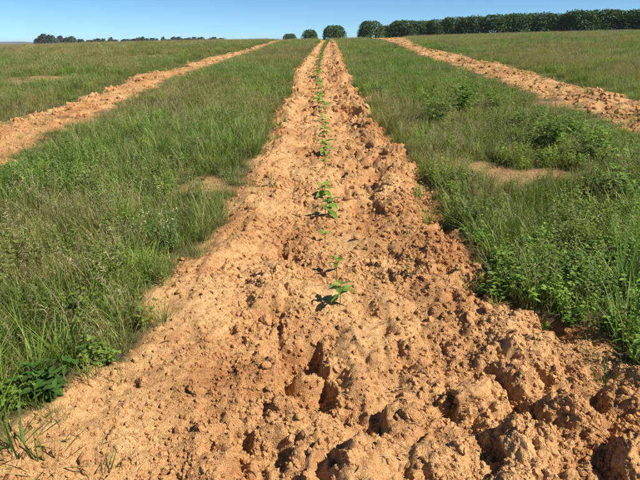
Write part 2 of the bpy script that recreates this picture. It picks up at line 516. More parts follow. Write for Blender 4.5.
gt_ = gm.attributes.new('turned', 'FLOAT', 'POINT')          # freshly broken earth is redder than the dusty crust
gt_.data.foreach_set('value', np.clip((TURNED['R'] - 0.3) / 0.7, 0, 1).astype(np.float32))
ground = link('ground', gm, M_GROUND)
ground['kind'] = 'structure'
ground['label'] = 'grassy field with orange tilled planting beds rising to a low crest'


# ------------------------------------------------------------------ scattered stuff (points carry instances)
SRC = bpy.data.collections.new('scatter_sources')          # never linked into the scene
def scatter(name, label, P, rot, scl, idx, tint, meshes, mat):
    coll = bpy.data.collections.new(name + '_source')
    for k, me in enumerate(meshes):
        if len(me.materials) == 0: me.materials.append(mat)
        coll.objects.link(bpy.data.objects.new('%s_source_%02d' % (name, k), me))
    n = len(P)
    me = bpy.data.meshes.new(name)
    me.vertices.add(n); me.vertices.foreach_set('co', np.asarray(P, np.float32).ravel())
    for nm, ty, key, arr in (('rot', 'FLOAT_VECTOR', 'vector', rot), ('scl', 'FLOAT_VECTOR', 'vector', scl), ('tintv', 'FLOAT_VECTOR', 'vector', tint)):
        a = me.attributes.new(nm, ty, 'POINT'); a.data.foreach_set(key, np.asarray(arr, np.float32).ravel())
    a = me.attributes.new('tint', 'FLOAT_COLOR', 'POINT')
    a.data.foreach_set('color', np.concatenate([tint, np.ones((n, 1))], 1).astype(np.float32).ravel())
    a = me.attributes.new('idx', 'INT', 'POINT'); a.data.foreach_set('value', np.asarray(idx, np.int32))
    o = link(name, me, None)
    gt = bpy.data.node_groups.new(name + '_scatter', 'GeometryNodeTree')
    gt.interface.new_socket('Geometry', in_out='INPUT', socket_type='NodeSocketGeometry')
    gt.interface.new_socket('Geometry', in_out='OUTPUT', socket_type='NodeSocketGeometry')
    L = gt.links.new
    gi = gt.nodes.new('NodeGroupInput'); go = gt.nodes.new('NodeGroupOutput')
    mp = gt.nodes.new('GeometryNodeMeshToPoints'); ip = gt.nodes.new('GeometryNodeInstanceOnPoints')
    ci = gt.nodes.new('GeometryNodeCollectionInfo'); ci.inputs['Collection'].default_value = coll
    ci.inputs['Separate Children'].default_value = True; ci.inputs['Reset Children'].default_value = True
    def att(nm, ty):
        a = gt.nodes.new('GeometryNodeInputNamedAttribute'); a.data_type = ty; a.inputs['Name'].default_value = nm
        return a.outputs['Attribute']
    L(gi.outputs[0], mp.inputs['Mesh']); L(mp.outputs[0], ip.inputs['Points']); L(ci.outputs[0], ip.inputs['Instance'])
    ip.inputs['Pick Instance'].default_value = True
    L(att('idx', 'INT'), ip.inputs['Instance Index']); L(att('rot', 'FLOAT_VECTOR'), ip.inputs['Rotation']); L(att('scl', 'FLOAT_VECTOR'), ip.inputs['Scale'])
    L(ip.outputs[0], go.inputs[0])
    md = o.modifiers.new('scatter', 'NODES'); md.node_group = gt
    tag(o, label, None, None, 'stuff')
    o['category'] = name.replace('_', ' ')
    return o

# grass sources -----------------------------------------------------
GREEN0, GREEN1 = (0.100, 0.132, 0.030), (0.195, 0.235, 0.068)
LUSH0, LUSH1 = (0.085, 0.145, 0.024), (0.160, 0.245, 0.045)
SEED = (0.285, 0.235, 0.150)
DRY = (0.34, 0.26, 0.125)

def tuft(name, n, rad, l0, l1, w0, w1, c0, c1, lean=0.7, curve=1.0, dry=0.08, seg=4):
    g = Green()
    for _ in range(n):
        a = random.uniform(0, 6.283); r = rad * math.sqrt(random.random())
        az = a + random.uniform(-1.2, 1.2)
        L = random.uniform(l0, l1)
        if random.random() < dry: k0, k1 = jit(DRY), jit(DRY)
        else: k0, k1 = jit(c0), jit(c1, 0.25)
        g.blade(r * math.cos(a), r * math.sin(a), L, random.uniform(w0, w1), az, random.uniform(0.03, lean), random.uniform(0.1, curve), k0, k1, seg)
    return g

def add_seeds(g, n, rad, h0, h1, cs=SEED, fuzz=16, hairs=0.03, stemc=(0.13, 0.13, 0.05), sw=0.0016):
    for _ in range(n):
        a = random.uniform(0, 6.283); r = rad * math.sqrt(random.random())
        az = random.uniform(0, 6.283); hgt = random.uniform(h0, h1)
        pts = g.blade(r * math.cos(a), r * math.sin(a), hgt, sw, az, random.uniform(0.0, 0.25), random.uniform(0.05, 0.5), jit(stemc), jit(cs), 4)
        top = pts[-1]; mid = pts[-2]
        for _k in range(fuzz):
            t = random.random() ** 0.8
            p = mid + (top - mid) * (t * 1.1 - 0.05)
            d = np.array([random.gauss(0, 1), random.gauss(0, 1), random.gauss(0.7, 0.7)]); d /= np.linalg.norm(d)
            Lh = hairs * random.uniform(0.5, 1.2) * (1.15 - t * 0.7)
            sd = np.cross(d, (random.random(), random.random(), 0.3)); sd /= np.linalg.norm(sd) + 1e-9
            g.strip([p, p + d * Lh * 0.6, p + d * Lh], [0.001, 0.0034, 0.0007], sd, jit(cs), jit(cs, 0.35))

def weed(g, nst, h0, h1, lf, c, spread=0.6, per=9, stemc=(0.10, 0.11, 0.04), lw=0.5, flower=None):
    for _ in range(nst):
        az = random.uniform(0, 6.283); Ls = random.uniform(h0, h1)
        lean = random.uniform(0.05, spread); cv = random.uniform(-0.2, 0.5)
        pts = g.blade(random.gauss(0, 0.02), random.gauss(0, 0.02), Ls, 0.004, az, lean, cv, jit(stemc), jit(stemc), 4)
        for k in range(per):
            t = 0.15 + 0.85 * (k + random.random()) / per
            i = min(3, int(t * 4)); f = t * 4 - i
            p = pts[i] * (1 - f) + pts[i + 1] * f
            la = k * 2.4 + random.uniform(-0.5, 0.5)
            d = (math.cos(la), math.sin(la), random.uniform(0.0, 0.7))
            g.leaf(p, d, (0, 0, 1), lf * random.uniform(0.6, 1.2) * (1.15 - 0.45 * t), lf * lw * random.uniform(0.7, 1.1), jit(c, 0.25), 0.3, random.uniform(0.1, 0.5))
        if flower is not None:
            for _k in range(5):
                d = np.array([random.gauss(0, 1), random.gauss(0, 1), 0.8]); d /= np.linalg.norm(d)
                g.leaf(pts[-1] + d * random.uniform(0, 0.035), d, (0, 0, 1), 0.012, 0.009, flower, 0.1, 0.1)

GR = []                       # order matters: index ranges below
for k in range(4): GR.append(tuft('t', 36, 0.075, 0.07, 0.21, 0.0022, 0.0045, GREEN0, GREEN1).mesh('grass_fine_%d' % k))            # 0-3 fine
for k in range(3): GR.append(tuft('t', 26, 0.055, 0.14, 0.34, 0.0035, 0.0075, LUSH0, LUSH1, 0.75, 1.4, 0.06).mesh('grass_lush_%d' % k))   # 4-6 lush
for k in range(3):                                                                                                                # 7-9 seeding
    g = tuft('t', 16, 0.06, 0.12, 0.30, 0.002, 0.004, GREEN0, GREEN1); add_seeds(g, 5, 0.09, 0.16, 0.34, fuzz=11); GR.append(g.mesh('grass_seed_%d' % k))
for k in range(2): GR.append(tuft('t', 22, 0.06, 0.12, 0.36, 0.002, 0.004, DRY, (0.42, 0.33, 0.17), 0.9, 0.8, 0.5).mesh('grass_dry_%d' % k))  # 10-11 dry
for k in range(3):                                                                                                                # 12-14 weeds
    g = Green(); weed(g, 7, 0.10, 0.26, 0.045, (0.140, 0.215, 0.040), 0.7, 9); GR.append(g.mesh('weed_leafy_%d' % k))
for k in range(2):                                                                                                                # 15-16 dark weeds
    g = Green(); weed(g, 9, 0.16, 0.36, 0.035, (0.105, 0.150, 0.038), 0.6, 12, lw=0.4); GR.append(g.mesh('weed_dark_%d' % k))
for k in range(3):                                                                                                                # 17-19 far clump
    g = tuft('t', 90, 0.28, 0.09, 0.23, 0.006, 0.010, GREEN0, GREEN1, 0.9, 0.9, 0.10, 3); add_seeds(g, 6, 0.3, 0.15, 0.30, SEED, 7, 0.04, sw=0.003); GR.append(g.mesh('far_clump_%d' % k))
for k in range(2):                                                                                                                # 20-21 far green clump
    g = tuft('t', 70, 0.28, 0.10, 0.24, 0.006, 0.011, LUSH0, LUSH1, 0.9, 0.9, 0.04, 3); weed(g, 7, 0.1, 0.22, 0.06, (0.11, 0.19, 0.04), 0.9, 7); GR.append(g.mesh('far_green_%d' % k))
for k in range(2):                                                                                                                # 22-23 far dry clump
    g = tuft('t', 80, 0.28, 0.09, 0.24, 0.006, 0.010, (0.15, 0.15, 0.05), (0.25, 0.215, 0.095), 0.8, 0.8, 0.4, 3); add_seeds(g, 6, 0.3, 0.15, 0.30, (0.30, 0.22, 0.14), 7, 0.04, sw=0.003); GR.append(g.mesh('far_dry_%d' % k))

BX = xat(EL, np.array([0.0]), -0.35)
def meadow(y0, y1, dens, margin, far):
    area_n = int(dens * (y1 - y0) * 2 * (0.66 * y1 + margin))
    y = rng.uniform(y0, y1, area_n); x = rng.uniform(-1, 1, area_n) * (0.66 * y1 + margin)
    k = np.abs(x) < 0.66 * np.maximum(y, 0) + margin
    x, y = x[k], y[k]
    b = bare(x, y)
    n1 = fbm(x * 0.28, y * 0.28, 401, 3); n2 = fbm(x * 0.9, y * 0.9, 431, 2); n3 = fbm(x * 0.16, y * 0.16, 461, 2)
    mid_r = sst(0.2, 1.0, x - xat(ER, np.clip(y, -10, 72), 0.25)) * sst(8.5, 6.5, x)       # the weedy balk right of the main bed
    keep = rng.random(len(x)) > np.clip(b * 1.2 + 0.25 * sst(0.02, 0.5, b) + 0.25 * sst(0.25, 0.7, n2), 0, 0.995)
    sd3 = sdist(x, y)
    side = np.maximum(sst(-0.1, 0.1, sd3[1]), sst(-0.1, 0.1, sd3[2]))
    keep &= ~((b > 0.66) & (rng.random(len(x)) < 0.97))
    keep |= (side > 0.3) & (rng.random(len(x)) < 0.09 + 0.2 * sst(0.1, 0.4, n2) + 0.2 * (x > 0))
    near_edge = (b > 0.3) & (sd3[0] < 0.22)
    keep |= near_edge & (rng.random(len(x)) < 0.10)
    x, y, b, n1, n2, n3, mid_r = [v[keep] for v in (x, y, b, n1, n2, n3, mid_r)]
    u = rng.random(len(x)); w = rng.random(len(x))
    weedy = n1 * 0.8 + 0.45 * mid_r
    lushness = sst(-0.1, 0.5, n1 - 0.3 * n3 + 0.6 * (y < 3.8) * (x < 0) + 0.5 * mid_r * (y < 4.6))
    leftdry = sst(-9, -24, x) * sst(18, 38, y)
    if not far:
        idx = (u * 4).astype(int)                                             # fine
        idx = np.where(w < 0.06 + 0.34 * lushness, 4 + (u * 3).astype(int), idx)
        w2 = rng.random(len(x))
        idx = np.where(w2 < np.clip(0.09 + 0.34 * sst(-0.15, 0.45, n3 + 0.3 * n2) * (1 - 0.75 * mid_r), 0, 1), 7 + (u * 3).astype(int), idx)
        idx = np.where(rng.random(len(x)) < 0.035, 10 + (u * 2).astype(int), idx)
        idx = np.where(rng.random(len(x)) < np.clip(0.04 + 0.5 * sst(0.15, 0.75, weedy + 0.4 * n2), 0, 0.45) * (1 - 0.6 * mid_r * sst(5.0, 3.8, y)) * (1 - 0.8 * (x < 0) * sst(5.5, 4.0, y)), 12 + (u * 3).astype(int), idx)
        idx = np.where(rng.random(len(x)) < np.clip(0.03 + 0.2 * sst(0.1, 0.6, n2 + 0.2 * mid_r), 0, 1), 15 + (u * 2).astype(int), idx)
        s = rng.uniform(0.7, 1.2, len(x)) * (1 - 0.35 * sst(0.0, 0.4, b))
    else:
        idx = 17 + (u * 3).astype(int)
        idx = np.where(w < np.clip(0.16 + 0.6 * sst(-0.05, 0.5, n1 + 0.3 * mid_r) - 0.4 * leftdry, 0, 1), 20 + (u * 2).astype(int), idx)
        idx = np.where(rng.random(len(x)) < np.clip(0.08 + 0.45 * leftdry + 0.22 * sst(0.1, 0.5, n3), 0, 0.8), 22 + (u * 2).astype(int), idx)
        s = rng.uniform(0.7, 1.2, len(x)) * (1 - 0.4 * sst(0.0, 0.4, b))
    sb = sdist(x, y); s = s * 0.9 * (1 - 0.5 * sst(-0.9, 0.0, np.maximum(sb[1], sb[2])))
    z = H(x, y) - 0.01
    n = len(x)
    br = rng.uniform(0.75, 1.25, n) * (1 + 0.25 * n2)
    tint = np.stack([br * (1.30 + 0.18 * n3), br * 1.27, br * rng.uniform(0.92, 1.25, n)], 1)
    rot = np.stack([rng.normal(0, 0.12, n), rng.normal(0, 0.12, n), rng.uniform(0, 6.283, n)], 1)
    scl = np.stack([s, s, s * rng.uniform(0.8, 1.15, n)], 1)
    return np.stack([x, y, z], 1), rot, scl, idx, tint

def cat(*parts): return [np.concatenate(p) for p in zip(*parts)]
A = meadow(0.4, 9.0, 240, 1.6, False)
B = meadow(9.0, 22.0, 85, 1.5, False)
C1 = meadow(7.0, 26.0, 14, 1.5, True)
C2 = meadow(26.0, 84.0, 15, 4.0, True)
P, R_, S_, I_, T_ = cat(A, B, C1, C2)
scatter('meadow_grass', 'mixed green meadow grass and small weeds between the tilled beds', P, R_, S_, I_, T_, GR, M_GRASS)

# crumbs ------------------------------------------------------------
def lump_mesh(name, sub, rough, seed, flat=0.75, sharp=0.5, smooth=True):
    import bmesh
    bm = bmesh.new(); bmesh.ops.create_icosphere(bm, subdivisions=sub, radius=1.0)
    V = np.array([v.co[:] for v in bm.verts]); Fc = np.array([[v.index for v in f.verts] for f in bm.faces]); bm.free()
    r = np.random.default_rng(seed)
    # knock off faces with random planes: angular broken earth
    R = np.ones(len(V))
    for _ in range(13):
        d = r.normal(size=3); d /= np.linalg.norm(d); h = r.uniform(0.5, 0.88)
        c = V @ d
        R = np.where(c > h, np.minimum(R, (h / np.maximum(c, 1e-6)) * sharp + R * (1 - sharp)), R)
    a = np.arctan2(V[:, 1], V[:, 0]); 
    nz = fbm(V[:, 0] * 2.1 + V[:, 2] * 1.3 + seed * 3.1, V[:, 1] * 2.1 - V[:, 2] * 1.7 + seed, seed, 3)
    nz2 = fbm(V[:, 0] * 6 + V[:, 2] * 5 + seed, V[:, 1] * 6 - V[:, 2] * 4, seed + 9, 3)
    nz3 = fbm(V[:, 0] * 15 + V[:, 2] * 11 + seed, V[:, 1] * 15 - V[:, 2] * 12, seed + 19, 3)
    V = V * (R * (1 + rough * nz + 0.7 * rough * nz2 + 0.35 * rough * nz3))[:, None]
    V = V * np.array([1.0, r.uniform(0.65, 0.95), flat * r.uniform(0.8, 1.1)])
    return mesh_np(name, V, None, Fc, smooth=smooth)
CR = [lump_mesh('crumb_%d' % k, 2, 0.32, 900 + k, 0.8, 0.8, False) for k in range(6)]
def crumbs(y0, y1, n, s0, s1, pw):
    y = y0 * (y1 / y0) ** rng.random(n); x = rng.uniform(-0.62, 0.62, n) * (y + 1.6)
    k = bare(x, y, False) > rng.uniform(0.2, 0.9, n); x, y = x[k], y[k]
    xl = xat(EL, np.clip(y, -10, 72), -0.35); xr = xat(ER, np.clip(y, -10, 72), 0.25); t = (x - xl) / (xr - xl)
    keep = rng.random(len(x)) < 0.24 + 0.3 * (t < -0.05) + 0.42 * sst(0.42, 0.7, t) - 0.12 * (t > 1.3) + 0.35 * np.exp(-((t - 0.36) / 0.12) ** 2) + 0.38 * fbm(x * 1.6, y * 1.6, 555, 3)
    x, y = x[keep], y[keep]; n = len(x)
    s = s0 + (s1 - s0) * rng.random(n) ** pw
    z = H(x, y) - s * 0.05
    rot = rng.uniform(0, 6.283, (n, 3)); scl = s[:, None] * rng.uniform(0.75, 1.2, (n, 3))
    return np.stack([x, y, z], 1), rot, scl, rng.integers(0, 6, n), np.ones((n, 3))
P, R_, S_, I_, T_ = cat(crumbs(1.0, 3.5, 210000, 0.0026, 0.020, 7), crumbs(3.0, 9.0, 110000, 0.005, 0.036, 6), crumbs(8, 60, 50000, 0.014, 0.10, 4.5), crumbs(1.4, 9.0, 9000, 0.007, 0.036, 3.5))
scatter('soil_crumbs', 'small dry orange crumbs of broken earth strewn over the tilled beds', P, R_, S_, I_, T_, CR, M_CLOD)

# ------------------------------------------------------------------ coffee seedlings
LEAF = []
for k in range(3):
    g = Green(); g.leaf((0, 0, 0), (1, 0, 0), (0, 0, 1), 1.0, 0.42, [(0.17, 0.28, 0.040), (0.22, 0.34, 0.055), (0.13, 0.23, 0.034)][k], 0.35, [0.3, 0.42, 0.18][k])
    LEAF.append(g.mesh('coffee_leaf_%d' % k))

def seedling(x, y, hgt, nleaf, leaf_len, seed):
    r = random.Random(seed)
    z = H1(x, y)
    root = link('coffee_seedling', None, None, None, (x, y, z - 0.005), (0, 0, r.uniform(0, 6.283)))
    lean = r.uniform(-0.12, 0.12)
    g = Green()
    pts = [(lean * hgt * t * t, 0.02 * hgt * math.sin(3 * t), hgt * t) for t in np.linspace(0, 1, 6)]
    g.tube(pts, 0.0032, 0.0018, (0.10, 0.12, 0.04), 6)
    link('stem', g.mesh('seedling_stem'), M_COFFEE, root)
    for k in range(nleaf):
        pair = k // 2
        t = 1.0 - 0.10 * pair if k < nleaf - 1 else 1.0
        az = pair * 1.1 + (k % 2) * math.pi + r.uniform(-0.35, 0.35)
        i = min(5, max(0, int(t * 5)))
        p = pts[i]
        up = r.uniform(0.1, 0.5) - 0.08 * pair
        o = link('leaf', LEAF[r.randrange(3)], M_COFFEE, root, p, (r.uniform(-0.4, 0.4), -up, az), leaf_len * r.uniform(0.7, 1.15))
    return root

def row_far():
    g = Green()
    for k in range(12):
        az = random.uniform(0, 6.283); p = (random.gauss(0, 0.03), random.gauss(0, 0.03), random.uniform(0.06, 0.28))
        g.leaf(p, (math.cos(az), math.sin(az), random.uniform(0, 0.7)), (0, 0, 1), random.uniform(0.1, 0.16), 0.065, jit((0.085, 0.19, 0.028), 0.3), 0.3, 0.35)
    g.tube([(0, 0, 0), (0, 0.005, 0.13), (0.01, 0, 0.26)], 0.004, 0.002, (0.10, 0.12, 0.04), 4)
    return g.mesh('young_coffee')
FARM = [row_far() for _ in range(4)]
ORD = ['nearest', 'second', 'third', 'fourth', 'fifth', 'sixth', 'seventh', 'eighth', 'ninth', 'tenth', 'eleventh', 'twelfth', 'thirteenth', 'fourteenth', 'fifteenth', 'sixteenth', 'seventeenth', 'eighteenth', 'nineteenth', 'twentieth', 'twenty-first', 'twenty-second', 'twenty-third', 'twenty-fourth', 'twenty-fifth', 'twenty-sixth']
near_spots = [(340, 305, .14, 9, .10, 'nearest coffee seedling, an open star of leaves casting a spidery shadow'),
              (337, 272, .12, 6, .09, 'second coffee seedling from the camera, thin, with two drooping leaf pairs'),
              (325, 238, .09, 4, .050, 'third coffee seedling from the camera, very small and pale'),
              (328, 214, .14, 12, .105, 'fourth coffee seedling from the camera, leafy with dark shade beneath it'),
              (325, 193, .15, 13, .11, 'fifth coffee seedling from the camera, bushy with upright leaves'),
              (325, 170, .12, 7, .08, 'sixth coffee seedling from the camera, small'),
              (325, 155, .15, 13, .12, 'seventh coffee seedling from the camera, bushy and bright green'),
              (324, 137, .14, 12, .115, 'eighth coffee seedling from the camera')]
for k, (px, py, hh, nl, ll, lab) in enumerate(near_spots):
    x, y = G(px, py)
    tag(seedling(x, y, hh, nl, ll, 300 + k), lab, 'seedling', 'coffee seedlings planted along the bed')
ROW = edge([(324, 137), (322, 122), (321, 107), (319, 85), (319, 65), (323, 52), (329, 41)])
y = G(324, 137)[1] + 0.55; k = 8
while y < 60:
    x = float(np.interp(y, *ROW)) + random.gauss(0, 0.03)
    if y < 17:
        o = seedling(x, y, random.uniform(.11, .17), random.choice([9, 11, 13]), random.uniform(.10, .135), 300 + k)
        if k < 26: tag(o, ORD[k] + ' coffee seedling counting away from the camera along the row', 'seedling', 'coffee seedlings planted along the bed')
        else: tag(o, 'small coffee seedling in the middle of the planted row', 'seedling', 'mid-row coffee seedlings')
    else:
        o = link('coffee_seedling', FARM[k % 4], M_COFFEE, None, (x, y, H1(x, y) - 0.01), (0, 0, random.uniform(0, 6.28)), random.uniform(0.6, 1.0))
        tag(o, 'tiny coffee seedling in the far stretch where the row becomes a green line', 'seedling', 'far coffee seedlings')
    k += 1
    y += random.uniform(0.5, 0.72) if y < 17 else random.uniform(0.4, 0.62)
# the row in the bed on the right, small and broken
y = 11.0; kr = 0
while y < 40 and kr < 16:
    xc = 0.5 * float(xat(RT, np.array(y), 0) + xat(RB, np.array(y), 0)) + random.gauss(0, 0.1)
    o = link('coffee_seedling', FARM[k % 4], M_COFFEE, None, (xc, y, H1(xc, y) - 0.01), (0, 0, random.uniform(0, 6.28)), random.uniform(0.5, 0.85))
    tag(o, 'small coffee seedling in the bed on the right, %s from its near end' % (ORD[kr] if kr else 'first'), 'seedling', 'coffee seedlings in the bed on the right')
    k += 1; kr += 1; y += random.uniform(0.9, 2.2)

# ------------------------------------------------------------------ clods
CL = [lump_mesh('soil_clod_%d' % k, 5, 0.17, 40 + k, 0.75, 1.0) for k in range(7)]
clods = [  # photo spot, half width m, label
    (392, 158, .24, 'large smooth rounded clod on the edge of the bed beside dark grass'),
    (470, 396, .125, 'big flat clod beside a deep black hollow at lower right'),
    (630, 472, .11, 'big clod cut by the lower right corner of the picture'),
    (515, 460, .085, 'broken clod beside a black hollow at the bottom, right of centre'),
    (352, 470, .075, 'upright clod at the bottom edge below the planted row'),
    (300, 425, .065, 'blunt clod left of the row near the bottom edge'),
    (297, 366, .06, 'clod beside a long black crack left of the row'),
    (258, 274, .055, 'lone knobbly clod on the smooth left half of the bed'),
    (404, 292, .05, 'small pale clod right of the nearest seedling'),
    (494, 340, .08, 'ridge clod on the right with a shaded left face'),
    (536, 412, .07, 'clod at the right with a black crack running down its left'),
    (150, 318, .06, 'clod lying against the grass on the left edge of the bed'),
    (555, 107, .13, 'dark brown clod in the tilled bed on the right'),
    (352, 148, .09, 'clod on the right half of the bed, mid distance, with black gap behind'),
    (432, 256, .075, 'clod at the foot of the right-hand ridge'),
    (120, 368, .05, 'small clod at the grass edge, lower left')]
for k, (px, py, s, lab) in enumerate(clods):
    x, y = G(px, py)
    z = H1(x, y)
    o = link('soil_clod', CL[k % 7], M_CLOD, None, (x, y, z + s * (0.08 if k == 0 else -0.22)), (random.uniform(-.3, .3), random.uniform(-.3, .3), random.uniform(0, 6.28)), (s, s * random.uniform(.8, 1), s * random.uniform(.75, 1)))
    tag(o, lab, 'clod', 'clods of tilled earth')
def nth(n): return ORD[n] if n else 'first'
SEED_Y = [G(a, b)[1] for a, b, *_ in near_spots]
def loose(x, y, s):
    return link('soil_clod', CL[random.randrange(7)], M_CLOD, None, (x, y, H1(x, y) + s * 0.05), (random.uniform(-.4, .4), random.uniform(-.4, .4), random.uniform(0, 6.28)), (s, s * random.uniform(.7, 1), s * random.uniform(.7, 1)))
for side, (t0, t1), n in (('right', (0.52, 0.95), 6), ('left', (0.05, 0.42), 3)):
    for q, yc in enumerate([1.9] + SEED_Y):
        xl = float(xat(EL, np.array(yc), -0.35)); xr = float(xat(ER, np.array(yc), 0.25))
        tt = sorted((np.linspace(t0, t1, n + 1)[:-1] + (t1 - t0) / n * rng.uniform(0.15, 0.85, n)), reverse=side == 'left')
        for m, t in enumerate(tt):
            x = xl + (xr - xl) * t; y = yc + random.uniform(-.15, .15)
            if abs(x) > 0.6 * y + 0.1: continue
            where = 'before the nearest seedling' if q == 0 else 'level with the %s seedling' % ORD[q - 1]
            o = loose(x, y, random.uniform(0.02, 0.042) * (1 + 0.07 * y))
            tag(o, 'loose clod %s, %s one out %s of the row' % (where, nth(m), side), 'clod', 'loose clods in the main bed')
for side, e0, e1 in (('left', LT, LB), ('right', RT, RB)):
    y = 7.6 if side == 'left' else 8.8
    for q in range(16):
        a = float(xat(e0, np.array(y), 0)); b = float(xat(e1, np.array(y), 0))
        x = a + (b - a) * random.uniform(0.15, 0.85)
        o = loose(x, y, random.uniform(0.06, 0.12))
        tag(o, 'lump of earth in the narrow bed on the %s, %s from its near end' % (side, nth(q)), 'clod', 'lumps in the narrow beds')
        y *= random.uniform(1.06, 1.13)

# ------------------------------------------------------------------ single weeds that stand out
def weed_thing(px, py, g, label, name='weed', stemmy=False, s=1.0, cat_='weed'):
    x, y = G(px, py)
    root = link(name, None, None, None, (x, y, H1(x, y) - 0.008), (0, 0, random.uniform(0, 6.28)))
    link('foliage', g.mesh(name + '_foliage'), M_PLANT, root, scale=s)
    return tag(root, label, cat_, 'weeds that stand out from the grass')
def W(*a, **k):
    g = Green(); weed(g, *a, **k); return g
weed_thing(462, 118, W(26, .3, .62, .075, (.15, .25, .045), .75, 12), 'big bushy bright green weed in the grass right of the bed', 'bushy_weed', s=1.45)
weed_thing(440, 126, W(18, .25, .45, .06, (.13, .20, .04), .8, 11), 'low leafy weed just left of the big bushy weed', 'bushy_weed', s=1.45)
weed_thing(378, 96, W(16, .25, .5, .06, (.06, .105, .028), .7, 11), 'dark bushy weed at the right edge of the bed, far off', 'bushy_weed')
weed_thing(545, 152, W(24, .2, .4, .07, (.14, .225, .04), .8, 10), 'broad patch of leafy green weed behind the bare spot', 'bushy_weed', s=1.45)
weed_thing(590, 165, W(20, .2, .42, .065, (.145, .23, .04), .8, 10), 'leafy weed right of the bare spot in the right-hand grass', 'bushy_weed', s=1.45)
weed_thing(475, 225, W(20, .15, .34, .05, (.13, .20, .04), .8, 10), 'spreading weed on the right edge of the bed below the bare spot', 'bushy_weed')
weed_thing(412, 280, W(3, .08, .16, .035, (.06, .12, .022), .35, 6), 'small upright weed alone on the tilled earth right of the row', 'small_weed')
weed_thing(170, 255, W(16, .2, .36, .035, (.10, .17, .05), .6, 10, flower=(.42, .43, .26)), 'weed with pale cream flowers at the grass edge on the left', 'flowering_weed')
weed_thing(14, 196, W(10, .25, .42, .04, (.11, .18, .045), .5, 8, flower=(.45, .47, .22)), 'pale flowering weed in the grass near the left picture edge', 'flowering_weed')
weed_thing(50, 396, W(14, .1, .24, .06, (.06, .13, .025), .9, 8), 'broad-leaved weed at the grass edge, lower left', 'small_weed')
weed_thing(140, 330, W(10, .1, .2, .04, (.14, .16, .03), .8, 8), 'yellowish low weed spilling from the left grass onto the earth', 'small_weed')
weed_thing(158, 126, W(18, .2, .36, .06, (.15, .25, .045), .8, 9), 'bright green weed clump in the grass between the beds on the left', 'bushy_weed')
weed_thing(20, 452, tuft('t', 26, .06, .12, .26, .004, .008, LUSH0, (.10, .18, .03), 1.25, .5), 'spreading grass tuft on bare earth in the lower left corner', 'grass_tuft')
weed_thing(100, 478, tuft('t', 12, .04, .07, .14, .003, .006, LUSH0, (.11, .18, .03), 1.35, .3), 'tiny sprawling grass tuft at the bottom edge, lower left', 'grass_tuft')
weed_thing(45, 465, tuft('t', 16, .05, .10, .20, .004, .007, LUSH0, (.10, .17, .03), 1.3, .4), 'flattened grass tuft beside the lower left corner tuft', 'grass_tuft')
weed_thing(409, 456, tuft('t', 30, .02, .03, .075, .0012, .0022, (.10, .10, .04), (.20, .18, .08), .9, .5), 'grey-green wiry grass tuft on bare earth at the bottom', 'grass_tuft')
g = tuft('t', 22, .05, .3, .6, .008, .014, LUSH0, (.10, .22, .03), .55, 1.0); add_seeds(g, 2, .03, .55, .62, (.22, .28, .08), 30, .03, (.12, .2, .04), .004)
weed_thing(622, 296, g, 'tall bright broad-bladed grass tuft with a pale green seedhead by the right edge', 'grass_tuft')
weed_thing(628, 345, tuft('t', 30, .07, .25, .5, .006, .012, LUSH0, (.095, .21, .03), .8, 1.2), 'thick grass tuft overhanging the earth at the right picture edge', 'grass_tuft')
weed_thing(540, 292, tuft('t', 36, .08, .2, .38, .004, .008, LUSH0, (.09, .19, .03), .9, 1.2), 'grass tuft drooping over the earth right of the bed', 'grass_tuft')

for px, py, sz, lab in ((492, 112, 1.3, 'leafy weed mound just right of the big bushy weed'), (520, 132, 1.3, 'leafy weed mound between the big bushy weed and the bare spot'),
                        (572, 138, 1.2, 'leafy weed mound below the tilled bed on the right'), (615, 200, 1.1, 'leafy weed mound near the right picture edge above the tall tuft'),
                        (425, 108, 1.2, 'dark low weed mound between the bed edge and the big bushy weed')):
    weed_thing(px, py, W(26, .2, .4, .065, random.choice([(.14, .225, .04), (.12, .20, .038), (.15, .25, .045)]), .9, 11), lab, 'bushy_weed', s=sz)
# straws lying on the earth
for px, py, L, th, lab in ((400, 381, .12, .25, 'dry straw lying on the earth right of the row near the bottom'), (388, 466, .09, -.2, 'short dry straw at the bottom edge right of the row'),
                           (470, 388, .08, .9, 'pale straw lying across the big flat clod'), (345, 390, .06, -.5, 'thin pale straw below the nearest seedling')):
    x, y = G(px, py); z = H1(x, y) + 0.012
    g = Green()
    g.tube([(-L / 2, 0, 0), (-L / 6, .003, .006), (L / 5, -.002, .008), (L / 2, .004, .003)], .0017, .0012, (.5, .4, .22), 6)
    tag(link('straw', g.mesh('straw'), M_STRAW, None, (x, y, z), (0, 0, th)), lab, 'straw', 'straws on the earth')

